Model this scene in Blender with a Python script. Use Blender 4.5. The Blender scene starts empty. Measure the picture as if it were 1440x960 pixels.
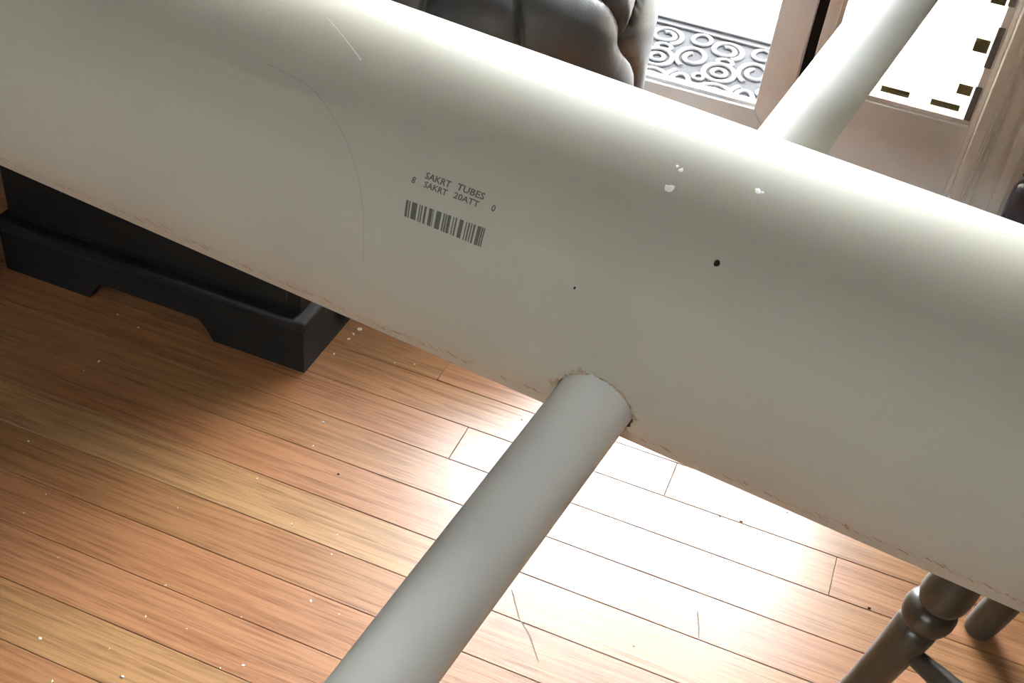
import bpy, bmesh, math, random
from mathutils import Vector, Matrix, noise
from mathutils.bvhtree import BVHTree

scene = bpy.context.scene
COL = scene.collection
random.seed(7)

# ------------------------------------------------------------------ camera
H = 1.148
cam_d = bpy.data.cameras.new('camera')
cam = bpy.data.objects.new('camera', cam_d)
COL.objects.link(cam)
cam_d.sensor_fit = 'HORIZONTAL'
cam_d.sensor_width = 36.0
cam_d.lens = 36.0 * 1650.0 / 1440.0
cam_d.clip_start = 0.02
RW = ((0.925362, 0.306569, -0.222980), (0.365194, -0.563161, 0.741271), (0.101677, -0.767376, -0.633085))
cam.matrix_world = Matrix(((RW[0][0], -RW[0][1], -RW[0][2], 0),
                           (RW[1][0], -RW[1][1], -RW[1][2], 0),
                           (RW[2][0], -RW[2][1], -RW[2][2], H),
                           (0, 0, 0, 1)))
scene.camera = cam

# ------------------------------------------------------------------ world, exposure
world = bpy.data.worlds.new('world')
scene.world = world
world.use_nodes = True
bg = world.node_tree.nodes['Background']
bg.inputs['Color'].default_value = (0.96, 0.97, 1.0, 1)
bg.inputs['Strength'].default_value = 33.0
scene.view_settings.view_transform = 'Standard'
scene.view_settings.look = 'None'
scene.view_settings.gamma = 1.0
scene.view_settings.use_curve_mapping = False
scene.view_settings.exposure = 0.72


# ------------------------------------------------------------------ materials
def mat(name, color, rough=0.5, spec=0.5, metal=0.0, coat=0.0):
    m = bpy.data.materials.new(name)
    m.use_nodes = True
    b = m.node_tree.nodes['Principled BSDF']
    b.inputs['Base Color'].default_value = (*color, 1)
    b.inputs['Roughness'].default_value = rough
    b.inputs['Specular IOR Level'].default_value = spec
    b.inputs['Metallic'].default_value = metal
    b.inputs['Coat Weight'].default_value = coat
    b.inputs['Coat Roughness'].default_value = 0.22
    return m


def nd(m, t, **kw):
    n = m.node_tree.nodes.new(t)
    for k, v in kw.items():
        setattr(n, k, v)
    return n


def mottled(name, c1, c2, rough=0.5, scale=20.0, bump=0.0, spec=0.5, stretch=(1, 1, 1), coat=0.0, detail=6.0, bscale=None):
    m = mat(name, c1, rough, spec, coat=coat)
    L = m.node_tree.links
    b = m.node_tree.nodes['Principled BSDF']
    tc = nd(m, 'ShaderNodeTexCoord')
    mp = nd(m, 'ShaderNodeMapping')
    mp.inputs['Scale'].default_value = stretch
    L.new(tc.outputs['Object'], mp.inputs['Vector'])
    ns = nd(m, 'ShaderNodeTexNoise')
    ns.inputs['Scale'].default_value = scale
    ns.inputs['Detail'].default_value = detail
    L.new(mp.outputs['Vector'], ns.inputs['Vector'])
    cr = nd(m, 'ShaderNodeValToRGB')
    cr.color_ramp.elements[0].color = (*c1, 1)
    cr.color_ramp.elements[0].position = 0.3
    cr.color_ramp.elements[1].color = (*c2, 1)
    cr.color_ramp.elements[1].position = 0.7
    L.new(ns.outputs['Fac'], cr.inputs['Fac'])
    L.new(cr.outputs['Color'], b.inputs['Base Color'])
    if bump:
        n2 = nd(m, 'ShaderNodeTexNoise')
        n2.inputs['Scale'].default_value = bscale or scale * 3
        n2.inputs['Detail'].default_value = 4
        L.new(mp.outputs['Vector'], n2.inputs['Vector'])
        bp = nd(m, 'ShaderNodeBump')
        bp.inputs['Strength'].default_value = bump
        bp.inputs['Distance'].default_value = 0.002
        L.new(n2.outputs['Fac'], bp.inputs['Height'])
        L.new(bp.outputs['Normal'], b.inputs['Normal'])
    return m


def oak():
    m = mat('oak_boards', (0.4, 0.2, 0.1), 0.3, 0.5, coat=0.42)
    L = m.node_tree.links
    b = m.node_tree.nodes['Principled BSDF']
    tc = nd(m, 'ShaderNodeTexCoord')
    oi = nd(m, 'ShaderNodeObjectInfo')
    off = nd(m, 'ShaderNodeVectorMath', operation='SCALE')
    off.inputs[0].default_value = (37.0, 11.0, 23.0)
    L.new(oi.outputs['Random'], off.inputs['Scale'])
    add = nd(m, 'ShaderNodeVectorMath', operation='ADD')
    L.new(tc.outputs['Object'], add.inputs[0])
    L.new(off.outputs['Vector'], add.inputs[1])

    def noise_at(stretch, scale, detail, dist=0.0, rgh=0.55):
        mp = nd(m, 'ShaderNodeMapping')
        mp.inputs['Scale'].default_value = stretch
        L.new(add.outputs['Vector'], mp.inputs['Vector'])
        ns = nd(m, 'ShaderNodeTexNoise')
        ns.inputs['Scale'].default_value = scale
        ns.inputs['Detail'].default_value = detail
        ns.inputs['Roughness'].default_value = rgh
        ns.inputs['Distortion'].default_value = dist
        L.new(mp.outputs['Vector'], ns.inputs['Vector'])
        return ns
    broad = noise_at((1.2, 9, 9), 2.2, 3, 0.6)
    grain = noise_at((2.0, 60, 60), 2.6, 5, 0.9, 0.62)
    pores = noise_at((5.0, 190, 190), 2.2, 2)
    # colour of the single board
    cr = nd(m, 'ShaderNodeValToRGB')
    e = cr.color_ramp.elements
    e[0].position = 0.0
    e[0].color = (0.36, 0.158, 0.064, 1)
    e[1].position = 1.0
    e[1].color = (0.47, 0.278, 0.128, 1)
    k = e.new(0.35); k.color = (0.44, 0.212, 0.102, 1)
    k = e.new(0.7); k.color = (0.38, 0.187, 0.081, 1)
    mx0 = nd(m, 'ShaderNodeMath', operation='MULTIPLY_ADD')
    mx0.inputs[1].default_value = 0.35
    L.new(broad.outputs['Fac'], mx0.inputs[0])
    sc = nd(m, 'ShaderNodeMath', operation='MULTIPLY_ADD')
    sc.inputs[1].default_value = 0.8
    sc.inputs[2].default_value = -0.08
    L.new(oi.outputs['Random'], sc.inputs[0])
    L.new(sc.outputs[0], mx0.inputs[2])
    L.new(mx0.outputs[0], cr.inputs['Fac'])
    # grain darkening
    g = nd(m, 'ShaderNodeValToRGB')
    g.color_ramp.elements[0].position = 0.36
    g.color_ramp.elements[0].color = (0.52, 0.43, 0.37, 1)
    g.color_ramp.elements[1].position = 0.56
    g.color_ramp.elements[1].color = (1, 1, 1, 1)
    L.new(grain.outputs['Fac'], g.inputs['Fac'])
    mx = nd(m, 'ShaderNodeMix', data_type='RGBA', blend_type='MULTIPLY')
    mx.inputs[0].default_value = 0.75
    L.new(cr.outputs['Color'], mx.inputs[6])
    L.new(g.outputs['Color'], mx.inputs[7])
    p = nd(m, 'ShaderNodeValToRGB')
    p.color_ramp.elements[0].position = 0.30
    p.color_ramp.elements[0].color = (0.45, 0.36, 0.30, 1)
    p.color_ramp.elements[1].position = 0.42
    p.color_ramp.elements[1].color = (1, 1, 1, 1)
    L.new(pores.outputs['Fac'], p.inputs['Fac'])
    mx2 = nd(m, 'ShaderNodeMix', data_type='RGBA', blend_type='MULTIPLY')
    mx2.inputs[0].default_value = 0.6
    L.new(mx.outputs[2], mx2.inputs[6])
    L.new(p.outputs['Color'], mx2.inputs[7])
    L.new(mx2.outputs[2], b.inputs['Base Color'])
    rr = nd(m, 'ShaderNodeMapRange')
    rr.inputs['To Min'].default_value = 0.24
    rr.inputs['To Max'].default_value = 0.40
    L.new(grain.outputs['Fac'], rr.inputs['Value'])
    L.new(rr.outputs['Result'], b.inputs['Roughness'])
    bp = nd(m, 'ShaderNodeBump')
    bp.inputs['Strength'].default_value = 0.22
    bp.inputs['Distance'].default_value = 0.0012
    L.new(grain.outputs['Fac'], bp.inputs['Height'])
    L.new(bp.outputs['Normal'], b.inputs['Normal'])
    return m


def glass():
    m = bpy.data.materials.new('window_glass')
    m.use_nodes = True
    t = m.node_tree
    t.nodes.remove(t.nodes['Principled BSDF'])
    out = t.nodes['Material Output']
    tr = nd(m, 'ShaderNodeBsdfTransparent')
    tr.inputs['Color'].default_value = (0.95, 0.97, 0.97, 1)
    gl = nd(m, 'ShaderNodeBsdfGlossy')
    gl.inputs['Roughness'].default_value = 0.02
    fr = nd(m, 'ShaderNodeFresnel')
    fr.inputs['IOR'].default_value = 1.3
    mx = nd(m, 'ShaderNodeMixShader')
    t.links.new(fr.outputs[0], mx.inputs[0])
    t.links.new(tr.outputs[0], mx.inputs[1])
    t.links.new(gl.outputs[0], mx.inputs[2])
    t.links.new(mx.outputs[0], out.inputs['Surface'])
    return m


def vinyl_flap():
    m = bpy.data.materials.new('translucent_vinyl')
    m.use_nodes = True
    t = m.node_tree
    b = t.nodes['Principled BSDF']
    b.inputs['Base Color'].default_value = (0.88, 0.85, 0.78, 1)
    b.inputs['Roughness'].default_value = 0.35
    out = t.nodes['Material Output']
    tl = nd(m, 'ShaderNodeBsdfTranslucent')
    tl.inputs['Color'].default_value = (0.92, 0.88, 0.80, 1)
    mx = nd(m, 'ShaderNodeMixShader')
    mx.inputs[0].default_value = 0.6
    t.links.new(b.outputs[0], mx.inputs[1])
    t.links.new(tl.outputs[0], mx.inputs[2])
    t.links.new(mx.outputs[0], out.inputs['Surface'])
    return m


M = {
    'oak': oak(),
    'subfloor': mat('subfloor_dark', (0.09, 0.05, 0.03), 0.9, 0.1),
    'tube': mottled('tube_coated_paper', (0.385, 0.358, 0.282), (0.412, 0.384, 0.304), 0.62, 9.0, 0.05, 0.28, (1, 1, 1), bscale=260),
    'kraft': mottled('kraft_paper_core', (0.36, 0.25, 0.15), (0.48, 0.36, 0.24), 0.9, 60, 0.3, 0.2),
    'torn': mottled('torn_paper', (0.34, 0.25, 0.16), (0.52, 0.43, 0.31), 0.9, 300, 0.4, 0.2),
    'scuff': mottled('scuff_brown', (0.25, 0.13, 0.08), (0.38, 0.24, 0.16), 0.9, 200, 0.0, 0.2),
    'chip': mat('chipped_paper', (0.92, 0.89, 0.86), 0.8, 0.2),
    'ink': mottled('printed_ink', (0.06, 0.06, 0.048), (0.125, 0.125, 0.10), 0.6, 900, 0, 0.3),
    'pencil': mat('pencil_line', (0.345, 0.32, 0.255), 0.7, 0.2),
    'scratch': mat('scratch_pale', (0.62, 0.60, 0.54), 0.6, 0.3),
    'hole': mat('hole_dark', (0.015, 0.013, 0.010), 0.9, 0.1),
    'pvc': mottled('pvc_pipe', (0.84, 0.84, 0.785), (0.86, 0.86, 0.805), 0.36, 7.0, 0.0, 0.5),
    'black_wood': mottled('black_painted_wood', (0.004, 0.004, 0.004), (0.007, 0.007, 0.0065), 0.6, 18, 0.1, 0.4, (1, 6, 6)),
    'leather': mottled('black_leather', (0.060, 0.061, 0.064), (0.085, 0.085, 0.086), 0.36, 40, 0.25, 0.75, bscale=420),
    'stool': mottled('dark_stained_wood', (0.030, 0.026, 0.017), (0.050, 0.042, 0.027), 0.36, 30, 0.1, 0.5, (4, 4, 1)),
    'vinyl': mottled('door_vinyl', (0.93, 0.92, 0.91), (0.94, 0.93, 0.92), 0.45, 6, 0.0, 0.4),
    'vinyl_white': mat('white_vinyl', (0.80, 0.78, 0.75), 0.4, 0.5),
    'seal': mat('dark_weather_seal', (0.02, 0.015, 0.010), 0.8, 0.2),
    'magnet': mottled('magnet_strip', (0.075, 0.066, 0.025), (0.13, 0.115, 0.05), 0.7, 400, 0.0, 0.3),
    'magnet_grey': mottled('magnet_strip_grey', (0.10, 0.10, 0.095), (0.16, 0.155, 0.145), 0.6, 400, 0.0, 0.3),
    'trim': mottled('painted_trim', (0.93, 0.91, 0.86), (0.94, 0.92, 0.87), 0.45, 8, 0.0, 0.4),
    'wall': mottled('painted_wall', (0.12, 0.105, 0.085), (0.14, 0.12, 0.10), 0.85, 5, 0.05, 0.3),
    'ceiling': mat('ceiling_white', (0.22, 0.20, 0.17), 0.9, 0.2),
    'glass': glass(),
    'flap': vinyl_flap(),
    'patio': mottled('pale_concrete', (0.13, 0.13, 0.128), (0.16, 0.16, 0.157), 0.85, 12, 0.1, 0.2),
    'mat_base': mat('grey_rubber', (0.019, 0.019, 0.020), 0.9, 0.05),
    'mat_scroll': mat('pale_rubber', (0.028, 0.028, 0.029), 0.7, 0.2),
    'navy': mottled('navy_glaze', (0.016, 0.018, 0.034), (0.026, 0.028, 0.05), 0.22, 12, 0.0, 0.6),
    'crumb': mat('cardboard_crumb', (0.85, 0.82, 0.76), 0.9, 0.2),
    'speck': mat('dark_speck', (0.03, 0.02, 0.015), 0.9, 0.2),
    'floor_mark': mat('scratched_finish', (0.20, 0.15, 0.12), 0.8, 0.2),
}


# ------------------------------------------------------------------ helpers
def link(name, me, m=None, parent=None):
    o = bpy.data.objects.new(name, me)
    COL.objects.link(o)
    if m is not None and me is not None:
        if not me.materials:
            me.materials.append(m if not isinstance(m, str) else M[m])
    if parent is not None:
        o.parent = parent
    return o


def empty(name, loc=(0, 0, 0), rz=0.0):
    o = bpy.data.objects.new(name, None)
    o.empty_display_size = 0.05
    COL.objects.link(o)
    o.location = loc
    o.rotation_euler = (0, 0, rz)
    return o


def tag(o, label=None, cat=None, group=None, kind=None):
    if label: o['label'] = label
    if cat: o['category'] = cat
    if group: o['group'] = group
    if kind: o['kind'] = kind
    return o


def mesh_of(verts, faces, name='mesh', smooth=None):
    me = bpy.data.meshes.new(name)
    me.from_pydata([tuple(v) for v in verts], [], faces)
    bm = bmesh.new()
    bm.from_mesh(me)
    bmesh.ops.recalc_face_normals(bm, faces=bm.faces)
    bm.to_mesh(me)
    bm.free()
    if smooth is not None:
        for p in me.polygons: p.use_smooth = True
        me.set_sharp_from_angle(angle=math.radians(smooth))
    return me


def boxes(lst, bevel=0.0, segs=2):
    """lst of (x0,x1,y0,y1,z0,z1) -> one mesh"""
    bm = bmesh.new()
    for (x0, x1, y0, y1, z0, z1) in lst:
        vs = [bm.verts.new(v) for v in ((x0, y0, z0), (x1, y0, z0), (x1, y1, z0), (x0, y1, z0),
                                        (x0, y0, z1), (x1, y0, z1), (x1, y1, z1), (x0, y1, z1))]
        for f in ((0, 3, 2, 1), (4, 5, 6, 7), (0, 1, 5, 4), (1, 2, 6, 5), (2, 3, 7, 6), (3, 0, 4, 7)):
            bm.faces.new([vs[i] for i in f])
    if bevel:
        bmesh.ops.bevel(bm, geom=bm.edges[:], offset=bevel, segments=segs, affect='EDGES', profile=0.5)
    me = bpy.data.meshes.new('box')
    bm.to_mesh(me)
    bm.free()
    if bevel:
        for p in me.polygons: p.use_smooth = True
        me.set_sharp_from_angle(angle=math.radians(50))
    return me


def prism(poly, axis, t0, t1, bevel=0.0):
    """poly: 2D outline; axis 'x' -> (y,z) outline, 'y' -> (x,z), 'z' -> (x,y)"""
    def p3(p, t):
        return {'x': (t, p[0], p[1]), 'y': (p[0], t, p[1]), 'z': (p[0], p[1], t)}[axis]
    n = len(poly)
    v = [p3(p, t0) for p in poly] + [p3(p, t1) for p in poly]
    f = [tuple(range(n)), tuple(range(2 * n - 1, n - 1, -1))]
    f += [(i, (i + 1) % n, n + (i + 1) % n, n + i) for i in range(n)]
    me = mesh_of(v, f)
    if bevel:
        bm = bmesh.new(); bm.from_mesh(me)
        bmesh.ops.bevel(bm, geom=bm.edges[:], offset=bevel, segments=2, affect='EDGES', profile=0.5)
        bm.to_mesh(me); bm.free()
        for p in me.polygons: p.use_smooth = True
        me.set_sharp_from_angle(angle=math.radians(50))
    return me


def lathe(prof, p0, direction, segs=32, cap=True):
    """prof: list of (t, r) along direction from p0"""
    d = Vector(direction).normalized()
    a = d.orthogonal().normalized()
    b = d.cross(a)
    v, f = [], []
    for (t, r) in prof:
        for k in range(segs):
            th = 2 * math.pi * k / segs
            v.append(Vector(p0) + d * t + (a * math.cos(th) + b * math.sin(th)) * r)
    for i in range(len(prof) - 1):
        for k in range(segs):
            k2 = (k + 1) % segs
            f.append((i * segs + k, i * segs + k2, (i + 1) * segs + k2, (i + 1) * segs + k))
    if cap:
        f.append(tuple(range(segs)))
        f.append(tuple(range((len(prof) - 1) * segs, len(prof) * segs)))
    return mesh_of(v, f, smooth=40)


def sweep(path, r, segs=8, closed=False, flat=1.0):
    """round bar along a polyline in a horizontal plane"""
    v, f = [], []
    n = len(path)
    for i, p in enumerate(path):
        p = Vector(p)
        q = Vector(path[(i + 1) % n] if closed else path[min(i + 1, n - 1)])
        o = Vector(path[i - 1] if (closed or i) else path[0])
        t = (q - o).normalized()
        side = t.cross(Vector((0, 0, 1))).normalized()
        for k in range(segs):
            th = 2 * math.pi * k / segs
            v.append(p + side * math.cos(th) * r + Vector((0, 0, 1)) * math.sin(th) * r * flat)
    m_ = n if closed else n - 1
    for i in range(m_):
        j = (i + 1) % n
        for k in range(segs):
            k2 = (k + 1) % segs
            f.append((i * segs + k, i * segs + k2, j * segs + k2, j * segs + k))
    if not closed:
        f.append(tuple(range(segs)))
        f.append(tuple(range((n - 1) * segs, n * segs)))
    return v, f


def merge(parts):
    V, F = [], []
    for v, f in parts:
        b = len(V)
        V += v
        F += [tuple(i + b for i in q) for q in f]
    return V, F


# ------------------------------------------------------------------ the room
XL, XR, YF, YB, ZC = -2.6, 1.6, -2.2, 2.1, 2.5
floor = link('floor', boxes([(XL, XR, YF, YB + 0.1, -0.045, -0.0105)]), 'subfloor')
tag(floor, 'strip floor of warm oak boards', kind='structure')
ceiling = tag(link('ceiling', boxes([(XL, XR, YF, YB + 0.12, ZC, ZC + 0.08)]), 'ceiling'), 'white ceiling', kind='structure')
DX0, DX1, DZ = -0.86, 0.1837, 1.98      # opening of the glazed doors
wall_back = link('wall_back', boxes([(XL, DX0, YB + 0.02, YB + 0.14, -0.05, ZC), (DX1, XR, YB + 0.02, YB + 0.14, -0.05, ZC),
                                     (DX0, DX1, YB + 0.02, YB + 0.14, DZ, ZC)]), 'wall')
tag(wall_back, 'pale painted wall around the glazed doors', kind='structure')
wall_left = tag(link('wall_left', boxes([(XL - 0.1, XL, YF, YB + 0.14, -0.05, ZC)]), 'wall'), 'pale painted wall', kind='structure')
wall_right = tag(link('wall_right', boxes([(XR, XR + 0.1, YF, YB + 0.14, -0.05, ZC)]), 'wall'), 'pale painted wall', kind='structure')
WX0, WX1, WZ0, WZ1 = -0.95, 0.10, 1.12, 1.56  # opening behind the camera, added as fill light on the tube front
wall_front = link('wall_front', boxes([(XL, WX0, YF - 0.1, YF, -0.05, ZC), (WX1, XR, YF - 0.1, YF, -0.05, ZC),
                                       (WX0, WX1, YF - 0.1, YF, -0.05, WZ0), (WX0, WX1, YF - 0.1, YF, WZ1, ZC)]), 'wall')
tag(wall_front, 'painted wall with a small window added for fill light', kind='structure')
fill_win = empty('fill_window_1', ((WX0 + WX1) / 2, YF - 0.05, WZ0)); tag(fill_win, 'small unseen window added to light the front of the tube', kind='structure')
ww, wh = (WX1 - WX0) / 2, WZ1 - WZ0
link('fill_window_frame', boxes([(-ww, -ww + 0.04, -0.03, 0.03, 0, wh), (ww - 0.04, ww, -0.03, 0.03, 0, wh),
                            (-ww + 0.04, ww - 0.04, -0.03, 0.03, 0, 0.04), (-ww + 0.04, ww - 0.04, -0.03, 0.03, wh - 0.04, wh)]), 'vinyl_white', fill_win)
link('pane', boxes([(-ww + 0.04, ww - 0.04, -0.003, 0.003, 0.04, wh - 0.04)]), 'glass', fill_win)

# oak boards, one object each
BW, Y0 = 0.0699, 0.6486
known = {7: -0.100, 6: 0.138, 6.5: 0.0}
rb = random.Random(11)
k0 = math.ceil((YF - Y0) / BW)
k1 = int((YB + 0.02 - Y0) / BW)


def board_mesh(x0, x1, y0, y1):
    g, c, t = 0.00035, 0.0006, 0.0105
    x0 += g * 0.7; x1 -= g * 0.7; y0 += g; y1 -= g
    cx, cy = (x0 + x1) / 2, (y0 + y1) / 2
    a, b = (x1 - x0) / 2, (y1 - y0) / 2
    v = [(-a, -b, -t), (a, -b, -t), (a, b, -t), (-a, b, -t), (-a, -b, -c), (a, -b, -c), (a, b, -c), (-a, b, -c),
         (-a + c, -b + c, 0), (a - c, -b + c, 0), (a - c, b - c, 0), (-a + c, b - c, 0)]
    f = [(0, 3, 2, 1), (8, 9, 10, 11)]
    for lo in (0, 4):
        f += [(lo + i, lo + (i + 1) % 4, lo + 4 + (i + 1) % 4, lo + 4 + i) for i in range(4)]
    me = bpy.data.meshes.new('board')
    me.from_pydata(v, [], f)
    return me, (cx, cy, 0)


for k in range(k0, k1 + 1):
    y0 = Y0 + k * BW
    y1 = min(y0 + BW, YB + 0.02)
    y0 = max(y0, YF)
    if k == 7: cuts = [-1.62, -0.100, 0.86]
    elif k == 6: cuts = [-1.75, -0.389, 0.138, 1.05]
    elif 0 <= k <= 5: cuts = [-1.95 + 0.17 * ((k * 5) % 4), 0.62 + 0.19 * ((k * 3) % 5)]
    elif k == -1: cuts = [-1.4, 0.35]
    else:
        cuts, x = [], XL + rb.uniform(0.35, 1.2)
        while x < XR - 0.3:
            cuts.append(x); x += rb.uniform(0.95, 1.5)
    xs = [XL] + cuts + [XR]
    for a, b in zip(xs[:-1], xs[1:]):
        me, loc = board_mesh(a, b, y0, y1)
        link('board', me, 'oak', floor).location = loc

# ------------------------------------------------------------------ glazed door leaf with mitred vinyl frame
door = empty('door_1', ((DX0 - 0.1476) / 2, YB, 0.0))
tag(door, 'sliding glass door leaf with mitred beige vinyl frame', kind='structure')
ox = door.location.x
LX0, LX1, LZ0, LZ1, SW, RH = DX0 + 0.0005 - ox, -0.1476 - ox, 0.012, 1.97, 0.0626, 0.094
t0, t1 = 0.0, 0.045
gp = 0.0006


def yprism(poly, m, name, parent, ya=t0, yb=t1, bevel=0.0015):
    return link(name, prism(poly, 'y', ya, yb, bevel), m, parent)


yprism([(LX1, LZ0 + gp), (LX1, LZ1 - gp), (LX1 - SW, LZ1 - RH - gp), (LX1 - SW, LZ0 + RH + gp)], 'vinyl', 'stile', door)
yprism([(LX0, LZ0 + gp), (LX0 + SW, LZ0 + RH + gp), (LX0 + SW, LZ1 - RH - gp), (LX0, LZ1 - gp)], 'vinyl', 'stile', door)
yprism([(LX0 + gp, LZ0), (LX1 - gp, LZ0), (LX1 - SW - gp, LZ0 + RH), (LX0 + SW + gp, LZ0 + RH)], 'vinyl', 'rail', door)
yprism([(LX0 + gp, LZ1), (LX0 + SW + gp, LZ1 - RH), (LX1 - SW - gp, LZ1 - RH), (LX1 - gp, LZ1)], 'vinyl', 'rail', door)
link('pane', boxes([(LX0 + SW - 0.008, LX1 - SW + 0.008, 0.020, 0.026, LZ0 + RH - 0.008, LZ1 - RH + 0.008)]), 'glass', door)
bead = []
for (a, b, c, d) in ((LX0 + SW, LX1 - SW, LZ0 + RH, LZ0 + RH + 0.006),):
    bead.append((a, b, 0.012, 0.0198, c, d))
link('glazing_bead', boxes(bead), 'vinyl_white', door)
link('weather_seal', boxes([(LX1 + 0.0005, LX1 + 0.0196, 0.028, 0.040, 0.012, 1.97)]), 'seal', door)

# ------------------------------------------------------------------ pet door panel beside it
pet = empty('door_2', (0.028, YB, 0.0))
tag(pet, 'narrow pet-door panel with white translucent flap', kind='structure')
px0, px1 = -0.1275 - 0.028, 0.1830 - 0.028
link('stile', boxes([(px0, px0 + 0.022, 0, 0.045, 0.012, 1.97)], 0.0015), 'vinyl', pet)
link('stile', boxes([(px1 - 0.0085, px1, 0, 0.045, 0.012, 1.97)], 0.0012), 'vinyl', pet)
ia, ib = px0 + 0.0222, px1 - 0.0087
link('rail', boxes([(ia, ib, 0.0, 0.045, 0.012, 0.1815)], 0.0015), 'vinyl', pet)
link('rail', boxes([(ia, ib, 0.0, 0.045, 0.66, 0.74)], 0.0015), 'vinyl', pet)
link('rail', boxes([(ia, ib, 0.0, 0.045, 1.91, 1.97)], 0.0015), 'vinyl', pet)
link('pane', boxes([(ia, ib, 0.020, 0.026, 0.7402, 1.9098)]), 'glass', pet)
bez = link('flap_bezel', boxes([(ia, ib, 0.004, 0.030, 0.1835, 0.1915), (ia, ib, 0.004, 0.030, 0.648, 0.658),
                                (ia, ia + 0.008, 0.004, 0.030, 0.1915, 0.648), (ib - 0.0125, ib, 0.004, 0.030, 0.1915, 0.648)]), 'vinyl_white', pet)
flap = link('flap', boxes([(ia + 0.009, ib - 0.013, 0.014, 0.018, 0.193, 0.646)]), 'flap', pet)
for (a, b, c, d) in ((0.004, 0.056, 0.2012, 0.2132), (0.095, 0.147, 0.2005, 0.2125), (0.1315, 0.1565, 0.3165, 0.341), (0.1315, 0.1568, 0.2338, 0.253),
                     (-0.082, -0.034, 0.2035, 0.2135), (0.1315, 0.1565, 0.405, 0.43), (0.1315, 0.1565, 0.50, 0.525)):
    link('magnet', boxes([(a - 0.028, b - 0.028, 0.0115, 0.0139, c, d)], 0.0005, 1), 'magnet', flap)
for (c, d) in ((0.2962, 0.3715), (0.1925, 0.259), (0.41, 0.485), (0.52, 0.60)):
    link('magnet_strip', boxes([(0.1594 - 0.028, 0.1712 - 0.028, 0.0012, 0.0039, c, d)], 0.0005, 1), 'magnet_grey', bez)

link_thr = tag(link('trim_2', boxes([(DX0, DX1 - 0.0005, YB + 0.021, YB + 0.14, -0.05, 0.0115)], 0.003), 'vinyl'), 'door threshold', kind='structure')

# fluted door casing
prof = [(0.1838, 0.019), (0.1838, -0.014), (0.186, -0.016), (0.2035, -0.016), (0.2050, -0.012), (0.2075, -0.012), (0.2090, -0.019), (0.2125, -0.019),
        (0.2140, -0.011), (0.2215, -0.009), (0.2230, -0.013), (0.2250, -0.013)]
for i in range(9):
    t = i / 8
    prof.append((0.226 + 0.030 * t, -0.008 - 0.006 * math.sin(t * math.pi)))
prof += [(0.257, -0.013), (0.2750, -0.014), (0.2765, -0.008), (0.2905, -0.006), (0.2920, -0.003), (0.2920, 0.019)]
casing = tag(link('trim_1', prism([(x, YB + y) for x, y in prof], 'z', 0.0, 2.08), 'trim'), 'fluted beige door casing', kind='structure')
casl = tag(link('trim_3', prism([(DX0 + 0.1837 - x, YB + y) for x, y in prof], 'z', 0.0, 2.08), 'trim'), 'fluted beige door casing', kind='structure')
cash = tag(link('trim_4', boxes([(DX0, DX1, YB - 0.014, YB + 0.019, 1.981, 2.08)], 0.003), 'trim'), 'beige door head casing', kind='structure')
base = tag(link('baseboard_back', boxes([(0.2925, XR, YB + 0.004, YB + 0.0195, 0.0, 0.11)], 0.003), 'vinyl_white'), 'white baseboard', kind='structure')

# ------------------------------------------------------------------ outside: patio slabs and scroll door mat
patio = link('patio', boxes([(-6, 6, YB + 0.14, 9.0, -0.12, -0.062)]), 'patio')
tag(patio, 'pale sunlit patio paving outside the glass door', kind='structure')
ca, sa = math.cos(math.radians(3.5)), math.sin(math.radians(3.5))
for i in range(-6, 6):
    for j in range(0, 9):
        xa = -0.385 + i * 0.166 * 3.0 * 1.0 + 0.0
        ya = 2.28 + j * 0.6
        me = boxes([(xa + 0.0015, xa + 0.498 - 0.0015, ya + 0.0015, ya + 0.6 - 0.0015, -0.062, -0.05)])
        link('patio_slab', me, 'patio', patio)

mx0_, mx1_, my0, my1, mz = -0.99, -0.06, 2.285, 2.775, -0.05
dm = empty('door_mat', ((mx0_ + mx1_) / 2, (my0 + my1) / 2, mz))
tag(dm, 'pale grey scrollwork rubber doormat on the patio outside the glass door', 'doormat')
hx, hy = (mx1_ - mx0_) / 2, (my1 - my0) / 2
link('backing', boxes([(-hx, hx, -hy, hy, 0.0002, 0.004)], 0.001), 'mat_base', dm)
bar = lambda a, b, c, d: (a, b, c, d, 0.004, 0.011)
link('border', boxes([bar(-hx, hx, -hy, -hy + 0.022), bar(-hx, hx, hy - 0.022, hy), bar(-hx, -hx + 0.022, -hy + 0.022, hy - 0.022), bar(hx - 0.022, hx, -hy + 0.022, hy - 0.022),
                      bar(-hx + 0.022, hx - 0.022, -hy + 0.05, -hy + 0.058), bar(-hx + 0.022, hx - 0.022, hy - 0.058, hy - 0.05)], 0.0015), 'mat_scroll', dm)


def ring(cx, cy, rx, ry, r=0.007, a0=0, a1=360, n=26, inward=0.0):
    pts = []
    closed = abs(a1 - a0) >= 360 and inward == 0
    for i in range(n if closed else n + 1):
        t = i / n
        th = math.radians(a0 + (a1 - a0) * t)
        s_ = 1.0 - inward * t
        pts.append((cx + rx * s_ * math.cos(th), cy + ry * s_ * math.sin(th), 0.007))
    return sweep(pts, r, 8, closed, 0.75)


cxm, cym = dm.location.x, dm.location.y
sx0 = -0.352 - cxm
sy0 = 2.53 - cym


def scroll(*rings):
    V, F = merge(list(rings))
    link('scroll', mesh_of(V, F, smooth=60), 'mat_scroll', dm)


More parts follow.
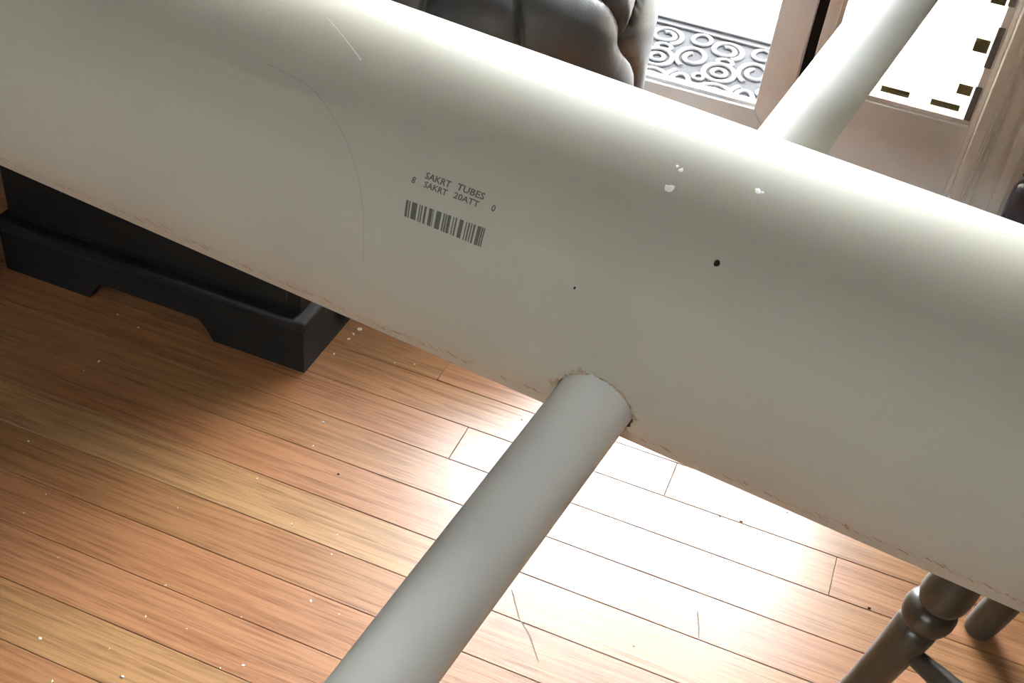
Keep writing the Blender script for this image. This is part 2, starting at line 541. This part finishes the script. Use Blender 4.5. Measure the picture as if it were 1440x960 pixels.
for i in range(-4, 3):
    bx = sx0 + i * 0.150
    if bx - 0.06 < -hx + 0.03 or bx + 0.075 > hx - 0.02: continue
    scroll(ring(bx, sy0, 0.036, 0.046))
    scroll(ring(bx, sy0, 0.016, 0.020, 0.006))
    scroll(ring(bx - 0.012, sy0 + 0.125, 0.042, 0.050, 0.007, -60, 480, 40, 0.62))
    scroll(ring(bx - 0.075, sy0 + 0.045, 0.040, 0.060, 0.0065, 250, -250, 40, 0.66))
    scroll(ring(bx + 0.01, sy0 - 0.115, 0.046, 0.055, 0.007, 40, 560, 40, 0.62))
    scroll(ring(bx - 0.075, sy0 - 0.085, 0.033, 0.050, 0.0065, 120, 560, 36, 0.55))
    scroll(ring(bx + 0.0, sy0 + 0.062, 0.018, 0.016, 0.006))
    scroll(ring(bx - 0.078, sy0 + 0.150, 0.022, 0.030, 0.006))
    scroll(ring(bx - 0.070, sy0 - 0.165, 0.026, 0.022, 0.006))
    scroll(ring(bx - 0.038, sy0 - 0.045, 0.012, 0.016, 0.005))

# ------------------------------------------------------------------ the large cardboard form tube
TA = Vector((-0.098195, 0.789470, 0.590304))
TD = Vector((0.9962944, -0.0756567, -0.0409075)).normalized()
E1 = (Vector((0, 0, 1)) - TD * TD.z).normalized()
E2 = TD.cross(E1)
TR, TI = 0.135, 0.1295
PD = Vector((0.2190256, 0.9261013, 0.3071876)).normalized()
PR = 0.0305
tube = empty('cardboard_tube', TA)
tag(tube, 'large off-white cardboard form tube lying across the picture, bored through by a pipe', 'tube')


def on_tube(s, phi, r=TR):
    a = math.radians(phi)
    return TD * s + (E1 * math.cos(a) + E2 * math.sin(a)) * r


def tube_mesh():
    ss = [-1.40, -1.1, -0.8, -0.5, -0.3, -0.15, -0.075, 0.0, 0.075, 0.15, 0.3, 0.5, 0.8]
    n = 160
    v, f = [], []
    for rr in (TR, TI):
        for s in ss:
            for k in range(n):
                v.append(on_tube(s, 360 * k / n, rr))
    m_ = len(ss)
    for i in range(m_ - 1):
        for k in range(n):
            k2 = (k + 1) % n
            f.append((i * n + k, i * n + k2, (i + 1) * n + k2, (i + 1) * n + k))
            b = m_ * n
            f.append((b + i * n + k2, b + i * n + k, b + (i + 1) * n + k, b + (i + 1) * n + k2))
    b = m_ * n
    for k in range(n):
        k2 = (k + 1) % n
        f.append((k2, k, b + k, b + k2))
        e = (m_ - 1) * n
        f.append((e + k, e + k2, b + e + k2, b + e + k))
    return mesh_of(v, f)


rt = random.Random(5)
NC = 56
cut_r = [PR + 0.0012 + max(0, 0.0016 * noise.noise((k * 0.9, 0.3, 0))) + (0.0018 if rt.random() < 0.16 else 0) for k in range(NC)]
pa = PD.orthogonal().normalized()
pb = PD.cross(pa)


def cutter_mesh():
    v, f = [], []
    for t in (-0.3, 0.3):
        for k in range(NC):
            th = 2 * math.pi * k / NC
            v.append(PD * t + (pa * math.cos(th) + pb * math.sin(th)) * cut_r[k])
    f = [(k, (k + 1) % NC, NC + (k + 1) % NC, NC + k) for k in range(NC)]
    f += [tuple(range(NC)), tuple(range(NC, 2 * NC))]
    return mesh_of(v, f)


wall_o = link('tube_wall', tube_mesh(), 'tube', tube)
cut_o = link('cutter', cutter_mesh(), None)
wall_o.parent = None
bo = wall_o.modifiers.new('hole', 'BOOLEAN')
bo.operation = 'DIFFERENCE'
bo.solver = 'EXACT'
bo.object = cut_o
dg = bpy.context.evaluated_depsgraph_get()
me2 = bpy.data.meshes.new_from_object(wall_o.evaluated_get(dg))
wall_o.modifiers.clear()
wall_o.data = me2
bpy.data.objects.remove(cut_o)
wall_o.parent = tube
me2.materials.clear()
me2.materials.append(M['tube'])
me2.materials.append(M['kraft'])
for p in me2.polygons:
    p.use_smooth = True
    c = p.center
    rad = (c - TD * c.dot(TD)).length
    nr = (c - TD * c.dot(TD)).normalized().dot(p.normal)
    p.material_index = 0 if (rad > TR - 0.002 and nr > 0.7) else 1
me2.set_sharp_from_angle(angle=math.radians(30))


def hole_point(th, rad, lift=0.0, near=True):
    """point of the outer tube surface at radius rad round the pipe axis"""
    o = (pa * math.cos(th) + pb * math.sin(th)) * rad
    dp = PD - TD * PD.dot(TD)
    op = o - TD * o.dot(TD)
    A, B, C_ = dp.dot(dp), 2 * dp.dot(op), op.dot(op) - (TR + lift) ** 2
    q = math.sqrt(B * B - 4 * A * C_)
    t = (-B - q) / (2 * A) if near else (-B + q) / (2 * A)
    return o + PD * t


def torn(seed, near):
    r_ = random.Random(seed)
    V, F = [], []
    n = 96
    for k in range(n):
        th0, th1 = 2 * math.pi * k / n, 2 * math.pi * (k + 1) / n
        w = noise.noise((k * 0.23, seed * 3.1, 0.0))
        if w < -0.25: continue
        wid = 0.0014 + 0.009 * max(0, w) + r_.uniform(0, 0.0012)
        lf = r_.uniform(0.0004, 0.0018)
        b = len(V)
        V += [hole_point(th0, PR + 0.0012, 0.0003, near), hole_point(th1, PR + 0.0012, 0.0003, near),
              hole_point(th1, PR + 0.0012 + wid, lf * 0.4, near), hole_point(th0, PR + 0.0012 + wid * r_.uniform(0.6, 1.1), lf * 0.4, near),
              hole_point((th0 + th1) / 2, PR + 0.0012 + wid * 0.5, lf, near)]
        F += [(b, b + 1, b + 4), (b + 1, b + 2, b + 4), (b + 2, b + 3, b + 4), (b + 3, b, b + 4)]
    return mesh_of(V, F)


tag(link('torn_rim', torn(3, True), 'torn', tube), 'ragged torn paper edge around the pipe hole')
tag(link('torn_rim', torn(8, False), 'torn', tube), 'ragged torn paper edge around the pipe hole')


def quad_on(sphi, lift=0.0003, sub=1):
    return [on_tube(s, p, TR + lift) for s, p in sphi]


def stroke(path, width, lift=0.00025):
    """thin strip on the tube along a path of (s, phi)"""
    pts = [on_tube(s, p, TR + lift) for s, p in path]
    V, F = [], []
    n = len(pts)
    for i, p in enumerate(pts):
        t = (pts[min(i + 1, n - 1)] - pts[max(i - 1, 0)]).normalized()
        nor = (p - TD * p.dot(TD)).normalized()
        sd = t.cross(nor).normalized() * (width[i] if isinstance(width, list) else width) / 2
        V += [p - sd, p + sd]
    F = [(2 * i, 2 * i + 1, 2 * i + 3, 2 * i + 2) for i in range(n - 1)]
    return V, F


def dense(path, k=8):
    """Catmull-Rom through (s, phi) points"""
    out = []
    n = len(path)
    for i in range(n - 1):
        p0, p1, p2, p3 = path[max(i - 1, 0)], path[i], path[i + 1], path[min(i + 2, n - 1)]
        for j in range(k):
            t = j / k
            out.append(tuple(0.5 * (2 * b + (c - a) * t + (2 * a - 5 * b + 4 * c - d) * t * t + (-a + 3 * b - 3 * c + d) * t ** 3)
                             for a, b, c, d in zip(p0, p1, p2, p3)))
    out.append(path[-1])
    return out


# barcode: bars at fractions of the printed width
bars = [(0.005, 0.035, 0.7), (0.045, 0.062, .6), (0.082, 0.150, 1), (0.175, 0.190, .5), (0.200, 0.218, .5), (0.240, 0.268, 1), (0.300, 0.345, 1), (0.352, 0.362, .6),
        (0.392, 0.455, 1), (0.480, 0.500, .8), (0.508, 0.528, .8), (0.536, 0.575, 1), (0.602, 0.616, .5), (0.632, 0.652, 1), (0.682, 0.732, 1), (0.762, 0.776, .5),
        (0.792, 0.812, .7), (0.826, 0.842, .6), (0.856, 0.880, .8), (0.906, 0.950, 1), (0.956, 0.975, .7), (0.981, 0.998, .7)]
TL, TRt, BL, BR = (-0.1997, 61.6), (-0.1326, 60.7), (-0.1975, 66.8), (-0.1316, 66.8)
V, F = [], []
for (f0, f1, _) in bars:
    n = 4
    b = len(V)
    for j in range(n + 1):
        t = j / n
        for fr in (f0, f1):
            s = (TL[0] * (1 - fr) + TRt[0] * fr) * (1 - t) + (BL[0] * (1 - fr) + BR[0] * fr) * t
            p = (TL[1] * (1 - fr) + TRt[1] * fr) * (1 - t) + (BL[1] * (1 - fr) + BR[1] * fr) * t
            V.append(on_tube(s, p, TR + 0.00025))
    F += [(b + 2 * j, b + 2 * j + 1, b + 2 * j + 3, b + 2 * j + 2) for j in range(n)]
tag(link('barcode_print', mesh_of(V, F), 'ink', tube), 'black printed barcode')


def text_polys(body, size):
    cu = bpy.data.curves.new('t', 'FONT')
    cu.body = body
    cu.size = size
    cu.resolution_u = 2
    cu.offset = 0.022
    cu.align_x = 'LEFT'
    o = bpy.data.objects.new('t', cu)
    COL.objects.link(o)
    me = bpy.data.meshes.new_from_object(o.evaluated_get(bpy.context.evaluated_depsgraph_get()))
    v = [tuple(x.co) for x in me.vertices]
    f = [tuple(p.vertices) for p in me.polygons]
    bpy.data.objects.remove(o)
    bpy.data.meshes.remove(me)
    return v, f


def print_text(body, s0, s1, ph_base, hgt):
    v, f = text_polys(body, 1.0)
    xs = [p[0] for p in v]; ys = [p[1] for p in v]
    x0, x1, y0, y1 = min(xs), max(xs), min(ys), max(ys)
    pts = []
    for x, y, _ in v:
        s = s0 + (s1 - s0) * (x - x0) / (x1 - x0)
        ph = ph_base - math.degrees(hgt * (y - y0) / (y1 - y0) / TR)
        pts.append(on_tube(s, ph, TR + 0.00025))
    return pts, f


P = [print_text('SAKRT', -0.1915, -0.1700, 53.2, 0.0052), print_text('TUBES', -0.1650, -0.1420, 52.8, 0.0052),
     print_text('SAKRT', -0.1900, -0.1705, 55.9, 0.0048), print_text('20ATT', -0.1650, -0.1440, 55.6, 0.0048),
     print_text('8', -0.2005, -0.1975, 56.0, 0.0050), print_text('0', -0.1340, -0.1308, 55.0, 0.0050)]
V, F = merge(P)
me = bpy.data.meshes.new('print')
me.from_pydata([tuple(p) for p in V], [], F)
tag(link('printed_text', me, 'ink', tube), 'blurred black printed lettering')

# pencil arc, pale scratch
V, F = stroke(dense([(-0.352, 37.0), (-0.3376, 37.3), (-0.3058, 39.5), (-0.2738, 47.3), (-0.2472, 58.0), (-0.2303, 71.2), (-0.2226, 88.5)]), 0.0009)
tag(link('pencil_line', mesh_of(V, F), 'pencil', tube), 'faint curved pencil line')
pth = dense([(-0.333, 10.7), (-0.309, 16.6), (-0.2831, 23.3)], 6)
V, F = stroke(pth, [0.0003 + 0.0011 * i / len(pth) for i in range(len(pth))])
tag(link('scratch', mesh_of(V, F), 'scratch', tube), 'pale scratch in the coating')


def blob(s, ph, rs, n=9, lift=0.0004, seed=0, squash=1.0, lo=0.55):
    r_ = random.Random(seed)
    V = [on_tube(s, ph, TR + lift * 1.6)]
    for k in range(n):
        th = 2 * math.pi * k / n
        q = rs * r_.uniform(lo, 1.15)
        V.append(on_tube(s + q * math.cos(th), ph + math.degrees(q * squash * math.sin(th) / TR), TR + lift * 0.5))
    return V, [(0, 1 + k, 1 + (k + 1) % n) for k in range(n)]


for i, (s, ph, rs) in enumerate(((-0.0178, 20.0, 0.0024), (-0.0216, 19.3, 0.0016), (-0.0190, 27.6, 0.0036), (0.0385, 17.3, 0.0030), (0.0422, 17.2, 0.0019))):
    V, F = blob(s, ph, rs, seed=i + 3)
    tag(link('chip', mesh_of(V, F), 'chip', tube), 'white chipped spot in the coating')
V, F = blob(0.0344, 44.7, 0.0020, 14, 0.0003, 2, 1.25, 0.95)
tag(link('drill_hole', mesh_of(V, F), 'hole', tube), 'small dark drilled hole')
V, F = blob(-0.0542, 67.7, 0.0013, 8, 0.0003, 4)
tag(link('speck', mesh_of(V, F), 'hole', tube), 'tiny dark speck')

# brown scuffs along the spiral seam near the underside
rs_ = random.Random(21)
parts = []
s = -0.70
while s < 0.42:
    ln = rs_.uniform(0.003, 0.010)
    ph = 118.5 + 3.5 * noise.noise((s * 6, 0, 0)) + rs_.uniform(-2.2, 2.2)
    n = 4
    tilt = rs_.uniform(0.5, 3.5)
    pth = [(s + ln * j / n, ph + tilt * j / n + rs_.uniform(-0.35, 0.35)) for j in range(n + 1)]
    w0 = rs_.choice((0.0005, 0.0008, 0.0014, 0.002))
    parts.append(stroke(pth, [w0 * rs_.uniform(0.3, 1.2) for _ in pth], 0.0003))
    s += ln * rs_.uniform(0.25, 1.3)
V, F = merge(parts)
tag(link('seam_scuffs', mesh_of(V, F), 'scuff', tube, ), 'broken brown scuffs along the paper seam')['kind'] = 'stuff'

# ------------------------------------------------------------------ the pipe through it
pprof_o, n = [(-0.62, PR), (0.78, PR)], 96
v, f = [], []
for (t, r) in ((-0.62, PR - 0.0008), (-0.6192, PR), (-0.2, PR), (0.2, PR), (0.7792, PR), (0.78, PR - 0.0008), (0.78, PR - 0.004), (-0.62, PR - 0.004)):
    for k in range(n):
        th = 2 * math.pi * k / n
        v.append(PD * t + (pa * math.cos(th) + pb * math.sin(th)) * r)
for i in range(8):
    j = (i + 1) % 8
    for k in range(n):
        k2 = (k + 1) % n
        f.append((i * n + k, i * n + k2, j * n + k2, j * n + k))
pipe = link('plastic_pipe', mesh_of(v, f, smooth=40), 'pvc')
pipe.location = TA
tag(pipe, 'grey-white plastic pipe pushed crosswise through the cardboard tube', 'pipe')


# ------------------------------------------------------------------ turned stools carrying the tube
def make_stool(name, feet, splay, seat_c, seat_r, seat_z, k=1.0):
    """feet: four floor points in order; splay: lean of each leg per metre of height"""
    cx, cy = seat_c
    root = empty(name, (cx, cy, 0))
    hz = seat_z - 0.034
    prof = [(0.0, .0170), (0.004, .0185), (0.03, .0200), (0.06, .0198), (0.10, .0190), (0.15, .0200), (0.19, .0218), (0.210, .0228), (0.2180, .0222), (0.2215, .0195), (0.2235, .0200),
            (0.226, .0235), (0.232, .0262), (0.240, .0274), (0.248, .0266), (0.2535, .0240), (0.2560, .0205), (0.2580, .0205), (0.261, .0230), (0.268, .0250), (0.280, .0255),
            (0.300, .0235), (0.325, .0200), (0.355, .0180), (0.385, .0165), (0.41, .0150)]
    legs = []
    for (fx, fy), (lx, ly) in zip(feet, splay):
        d = Vector((lx, ly, 1.0))
        ln = d.length
        p0 = Vector((fx - cx, fy - cy, 0))
        sc = hz / 0.41
        leg = link('leg', lathe([(t * ln * sc + 0.0, r) for t, r in prof], p0, d, 36), 'stool', root)
        legs.append((p0, d))
    zs = 0.18

    def at(i, z): return legs[i][0] + legs[i][1] * z
    for a, b, z in ((0, 1, 0.29), (1, 2, 0.18), (2, 3, 0.29), (3, 0, 0.18)):
        A, B = at(a, z * hz / .41), at(b, z * hz / .41)
        L_ = (B - A).length
        link('stretcher', lathe([(0.012, .0095), (L_ * .18, .0120), (L_ * .5, .0155), (L_ * .82, .0120), (L_ - 0.012, .0095)], A, B - A, 24), 'stool', root)
    sp = [(0, .78), (0.002, .86), (0.010, .96), (0.018, 1.0), (0.026, .985), (0.032, .95), (0.034, .90)]
    link('seat', lathe([(t, seat_r * r) for t, r in sp], Vector((0, 0, seat_z - 0.034)), (0, 0, 1), 64), 'stool', root)
    return root


# underside of the tube above the seats
def under(x):
    s = (x - TA.x) / TD.x
    return TA.z + TD.z * s - TR / math.sqrt(1 - TD.z ** 2)


L1, L2 = (0.163, 0.868), (0.322, 1.100)
L3, L4 = (0.455, 0.715), (0.615, 0.945)
sl = 0.2
sc_ = (0.389, 0.907)
spl = []
for (x, y) in (L1, L2, L3, L4):
    spl.append(None)
stool = make_stool('turned_stool', [L1, L2, L4, L3], [(0.20, 0.04), (0.17, -0.06), (-0.17, -0.04), (-0.10, 0.12)], sc_, 0.182, under(0.48) - 0.0005)
tag(stool, 'dark-stained turned-leg wooden stool under the right end of the cardboard tube', 'stool')
c2 = (-1.27, 0.87)
ft = [(c2[0] + dx, c2[1] + dy) for dx, dy in ((-0.13, -0.13), (-0.13, 0.13), (0.13, 0.13), (0.13, -0.13))]
stool2 = make_stool('turned_stool', ft, [(0.12, 0.12), (0.12, -0.12), (-0.12, -0.12), (-0.12, 0.12)], c2, 0.14, under(-1.14) - 0.0005)
tag(stool2, 'dark-stained turned-leg wooden stool under the far left end of the cardboard tube', 'stool')

# ------------------------------------------------------------------ black chest of drawers on bracket feet
CX0, CX1, CY0, CY1 = -1.168, -0.647, 1.130, 1.370
chest = empty('chest_of_drawers', ((CX0 + CX1) / 2, (CY0 + CY1) / 2, 0))
tag(chest, 'black wooden chest of drawers on bracket feet behind the left of the tube', 'chest')
hx, hy = (CX1 - CX0) / 2, (CY1 - CY0) / 2
FZ = 0.075
th_ = 0.018


def foot(sgx, sgy):
    """L-shaped bracket foot at one corner: front blade and side blade"""
    fw, sw = 0.152, 0.120
    pf = [(0, 0), (fw, 0), (fw + 0.010, 0.018), (fw + 0.024, 0.034), (fw + 0.024, FZ), (0, FZ)]
    ps = [(th_, 0), (sw, 0), (sw + 0.010, 0.018), (sw + 0.022, 0.034), (sw + 0.022, FZ), (th_, FZ)]
    V, F = [], []

    def add(poly, conv):
        b = len(V)
        n = len(poly)
        for t in (0, th_):
            for p in poly: V.append(conv(p, t))
        F.append(tuple(b + i for i in range(n)))
        F.append(tuple(b + n + i for i in range(n)))
        for i in range(n):
            j = (i + 1) % n
            F.append((b + i, b + j, b + n + j, b + n + i))
    add(pf, lambda p, t: (sgx * (hx - p[0]), sgy * (hy - t), p[1]))
    add(ps, lambda p, t: (sgx * (hx - t), sgy * (hy - p[0]), p[1]))
    return mesh_of(V, F)


for sgx in (1, -1):
    for sgy in (-1, 1):
        link('bracket_foot', foot(sgx, sgy), 'black_wood', chest)
gap = 0.152 + 0.024
link('apron', boxes([(-hx + gap, hx - gap, -hy, -hy + th_, 0.034, FZ)]), 'black_wood', chest)
link('apron', boxes([(-hx + gap, hx - gap, hy - th_, hy, 0.034, FZ)]), 'black_wood', chest)
link('base_molding', boxes([(-hx - 0.004, hx + 0.004, -hy - 0.004, hy + 0.004, FZ, FZ + 0.020)], 0.004), 'black_wood', chest)
link('body', boxes([(-hx + 0.012, hx - 0.012, -hy + 0.012, hy - 0.012, FZ + 0.020, 0.83)], 0.003), 'black_wood', chest)  # hidden body raised this tall to keep door light off floor and tube
link('lid', boxes([(-hx - 0.006, hx + 0.006, -hy - 0.006, hy + 0.006, 0.83, 0.855)], 0.006), 'black_wood', chest)
for k in range(4):
    z = 0.115 + k * 0.178
    d_ = link('drawer', boxes([(-hx + 0.03, hx - 0.03, -hy + 0.004, -hy + 0.0115, z, z + 0.165)], 0.003), 'black_wood', chest)
    for sx in (-1, 1):
        link('knob', lathe([(0, .006), (0.008, .006), (0.012, .012), (0.02, .011), (0.023, .004)], (sx * 0.13, -hy + 0.004, z + 0.0825), (0, -1, 0), 20), 'black_wood', d_)

# ------------------------------------------------------------------ tufted leather armchair
AX0, AX1, AY0, AY1 = -1.10, -0.370, 1.52, 2.045
RC = 0.26
AZ0, AZ1, ATH = 0.13, 0.456, 0.16
chair = empty('tufted_armchair', ((AX0 + AX1) / 2, (AY0 + AY1) / 2, 0))
tag(chair, 'button-tufted black leather armchair in front of the glass door', 'armchair')
creases = [    # (run along the outline, height)
    [(0.09, 0.53), (0.1009, 0.4776), (0.1067, 0.4513), (0.1143, 0.419), (0.1212, 0.3835), (0.1245, 0.363), (0.13, 0.25), (0.13, 0.15)],
    [(0.19, 0.50), (0.2328, 0.462), (0.2541, 0.4457), (0.2899, 0.422), (0.3099, 0.3951), (0.3159, 0.3591)],
    [(0.3159, 0.3591), (0.3337, 0.338), (0.3726, 0.308), (0.400, 0.28), (0.415, 0.25), (0.42, 0.15)],
    [(0.3159, 0.3591), (0.350, 0.395), (0.41, 0.44), (0.46, 0.50)],
    [(0.09, 0.53), (0.13, 0.508), (0.19, 0.50)],
    [(0.09, 0.53), (0.03, 0.508), (-0.04, 0.52)],
    [(-0.04, 0.52), (-0.04, 0.40), (-0.038, 0.15)],
    [(-0.04, 0.52), (-0.10, 0.508), (-0.17, 0.52)],
    [(-0.17, 0.52), (-0.17, 0.15)],
    [(0.19, 0.50), (0.15, 0.56), (0.14, 0.60)], [(0.09, 0.53), (0.12, 0.57), (0.14, 0.60)], [(0.09, 0.53), (0.05, 0.57), (0.02, 0.60)],
]
segs2 = []
for c in creases:
    for (x0, z0), (x1, z1) in zip(c[:-1], c[1:]):
        segs2.append((x0, z0, x1, z1))
for k in range(5, 14):      # plain upright pleats on the side towards the glass door
    ss_ = 0.05 + k * 0.11
    segs2.append((ss_, 0.52, ss_, 0.15))


def dist(s, z):
    best = 9
    for (a, b, c, d) in segs2:
        vx, vz = c - a, d - b
        L2_ = vx * vx + vz * vz
        t = max(0, min(1, ((s - a) * vx + (z - b) * vz) / L2_)) if L2_ else 0
        q = math.hypot(s - a - t * vx, z - b - t * vz)
        if q < best: best = q
    return best


def path_pt(s):
    """outline of the shell (opening to -x) : point and outward normal"""
    l1 = AX1 - RC - AX0
    arc = RC * math.pi / 2
    ly = max(0.0, AY1 - AY0 - 2 * RC)
    if s <= 0: return Vector((AX1 - RC + s, AY0, 0)), Vector((0, -1, 0))
    if s <= arc:
        t = s / RC
        nr = Vector((math.sin(t), -math.cos(t), 0))
        return Vector((AX1 - RC, AY0 + RC, 0)) + nr * RC, nr
    if s <= arc + ly: return Vector((AX1, AY0 + RC + s - arc, 0)), Vector((1, 0, 0))
    if s <= 2 * arc + ly:
        t = (s - arc - ly) / RC
        nr = Vector((math.cos(t), math.sin(t), 0))
        return Vector((AX1 - RC, AY1 - RC, 0)) + nr * RC, nr
    return Vector((AX1 - RC - (s - 2 * arc - ly), AY1, 0)), Vector((0, 1, 0))


def shell():
    l1 = AX1 - RC - AX0
    tot = RC * math.pi + (AY1 - AY0 - 2 * RC) + l1
    ss, s = [], -l1
    while s < tot:
        ss.append(s)
        s += 0.0032 if -0.06 < s < 0.46 else 0.014
    ss.append(tot)
    rt_ = ATH / 2
    # cross profile: (inset, z)
    prof = []
    z = AZ0
    while z < AZ1 - rt_:
        prof.append((0.0, z, 0))
        z += 0.0035 if z > 0.22 else 0.02
    for i in range(0, 25):
        t = math.pi * i / 24
        prof.append((rt_ - rt_ * math.cos(t), AZ1 - rt_ + rt_ * math.sin(t), 1))
    for z in (0.370, 0.35, 0.32):
        prof.append((ATH, z, 2))
    V, F = [], []
    ox_, oy_ = chair.location.x, chair.location.y
    for s in ss:
        p, nr = path_pt(s)
        for (ins, z, side) in prof:
            d = 0.0
            if side == 0 or (side == 1 and ins < rt_):
                q = dist(s, z)
                fade = 1.0 if side == 0 else max(0.0, 1 - 0.5 * ins / rt_)
                fade *= min(1.0, (z - AZ0) / 0.08)
                zc = z
                d = -fade * (0.017 * math.exp(-q / 0.026) + 0.011 * math.exp(-(q / 0.0034) ** 2))
            ins2 = min(ins, RC * 0.98) if 0 < s < tot - l1 else ins
            P_ = p - nr * ins2 + nr * d
            V.append((P_.x - ox_, P_.y - oy_, z))
    m_ = len(prof)
    for i in range(len(ss) - 1):
        for j in range(m_ - 1):
            F.append((i * m_ + j, (i + 1) * m_ + j, (i + 1) * m_ + j + 1, i * m_ + j + 1))
    F.append(tuple(range(m_)))
    F.append(tuple(range((len(ss) - 1) * m_, len(ss) * m_)))
    me = mesh_of(V, F)
    for p in me.polygons: p.use_smooth = True
    return me


link('tufted_shell', shell(), 'leather', chair)
cxo, cyo = chair.location.x, chair.location.y
for (q, z) in ((0.3159, 0.3591),):
    p, nr = path_pt(q)
    link('button', lathe([(0, .0055), (0.003, .006), (0.005, .004), (0.006, .001)], Vector((p.x - cxo, p.y - cyo, z)) - nr * 0.031, nr, 14), 'leather', chair)
link('seat_cushion', boxes([(AX0 + 0.0 - cxo, AX1 - ATH - 0.07 - cxo, AY0 + ATH + 0.002 - cyo, AY1 - ATH - 0.002 - cyo, 0.16, 0.36)], 0.03, 4), 'leather', chair)
link('base_rail', boxes([(AX0 + 0.01 - cxo, AX1 - 0.12 - cxo, AY0 + 0.03 - cyo, AY1 - 0.03 - cyo, 0.10, 0.16)], 0.005), 'black_wood', chair)
for sx in (-1, 1):
    for sy in (-1, 1):
        fx = (AX1 - AX0) / 2 - 0.12
        fy = (AY1 - AY0) / 2 - 0.08
        link('leg', lathe([(0, .014), (0.003, .016), (0.09, .024), (0.105, .024)], Vector((sx * fx, sy * fy, 0)), (0, 0, 1), 24), 'black_wood', chair)

# ------------------------------------------------------------------ navy canister by the casing
can = empty('canister', (0.300, 1.985, 0))
tag(can, 'dark navy glossy canister standing beside the fluted door casing', 'canister')
link('body', lathe([(0, .026), (0.003, .030), (0.13, .030), (0.150, .029), (0.160, .025), (0.166, .017)], (0, 0, 0), (0, 0, 1), 40), 'navy', can)
link('lid', lathe([(0.166, .017), (0.172, .017), (0.176, .013), (0.178, .004)], (0, 0, 0), (0, 0, 1), 32), 'navy', can)

# ------------------------------------------------------------------ crumbs and specks on the floor
crumbs = [(-0.684, 0.597, 2.2), (-0.608, 0.619, 1), (-0.573, 0.595, 1.8), (-0.637, 0.558, 1.6), (-0.463, 0.664, 1.7), (-0.439, 0.775, 1.6), (-0.603, 0.72, 1.5), (-0.519, 0.87, 1.4),
          (-0.46, 0.88, 1.3), (-0.451, 0.849, 1.2), (-0.598, 0.919, 1.2), (-0.573, 1.052, 2.0), (-0.563, 1.005, 1.2), (-0.821, 0.739, 1.2), (-0.817, 0.776, 1.0), (-0.897, 0.842, 1.2),
          (-0.598, 0.673, 1.1), (-0.622, 1.258, 3.4), (-0.625, 1.243, 2.4), (-0.626, 1.229, 2.4), (-0.629, 1.188, 1.7), (-0.541, 1.213, 1.2), (-0.514, 1.224, 1.2), (-0.915, 1.015, 1.6),
          (-0.921, 0.989, 1.0), (-0.956, 1.116, 1.3), (-0.912, 1.105, 1.0), (-0.4, 0.773, 0.9), (-0.547, 0.679, 0.9), (-0.484, 0.65, 1.0), (-0.74, 0.70, 0.8), (-0.50, 0.72, 0.8), (-0.66, 0.83, 0.8)]


def crumb_mesh(seed, size):
    r_ = random.Random(seed)
    bm = bmesh.new()
    bmesh.ops.create_icosphere(bm, subdivisions=1, radius=1.0)
    for v in bm.verts:
        v.co *= r_.uniform(0.6, 1.15)
        v.co.x *= 1.5
        v.co.z = max(v.co.z, -0.6) * 0.7
    zmin = min(v.co.z for v in bm.verts)
    for v in bm.verts:
        v.co.z -= zmin
        v.co *= size
    me = bpy.data.meshes.new('crumb')
    bm.to_mesh(me)
    bm.free()
    return me


cm = [crumb_mesh(i, 0.001) for i in range(5)]
for i, (x, y, q) in enumerate(crumbs):
    o = link('crumb', cm[i % 5], 'crumb')
    o.location = (x, y, 0.0)
    o.scale = (q, q, q)
    o.rotation_euler = (0, 0, i * 1.7)
    tag(o, 'tiny white crumb of cardboard lying on the oak floor', 'crumb', 'cardboard crumbs scattered on the floor')
sm = [crumb_mesh(20 + i, 0.0009) for i in range(3)]
for i, (x, y, q) in enumerate([(-0.508, 0.974, 1.6), (-0.327, 1.187, 1.3), (0.008, 1.14, 2.0), (0.19, 1.071, 2.0), (-0.021, 1.136, 1.2), (-0.066, 0.884, 1.0), (0.062, 1.186, 1.2)]):
    o = link('grit_speck', sm[i % 3], 'speck')
    o.location = (x, y, 0.0)
    o.scale = (q, q, q)
    tag(o, 'tiny dark speck of grit lying on the oak floor', 'speck', 'dark specks of grit on the floor')
for path in ([(-0.228, 0.897), (-0.205, 0.862), (-0.185, 0.845), (-0.162, 0.814)], [(-0.009, 0.968), (-0.001, 0.945), (0.003, 0.927)]):
    V, F = [], []
    for i, (x, y) in enumerate(path):
        V += [(x - 0.0007, y, 0.0003), (x + 0.0007, y + 0.0004, 0.0003)]
        if i: F.append((2 * i - 2, 2 * i - 1, 2 * i + 1, 2 * i))
    link('scratch', mesh_of(V, F), 'floor_mark', floor)
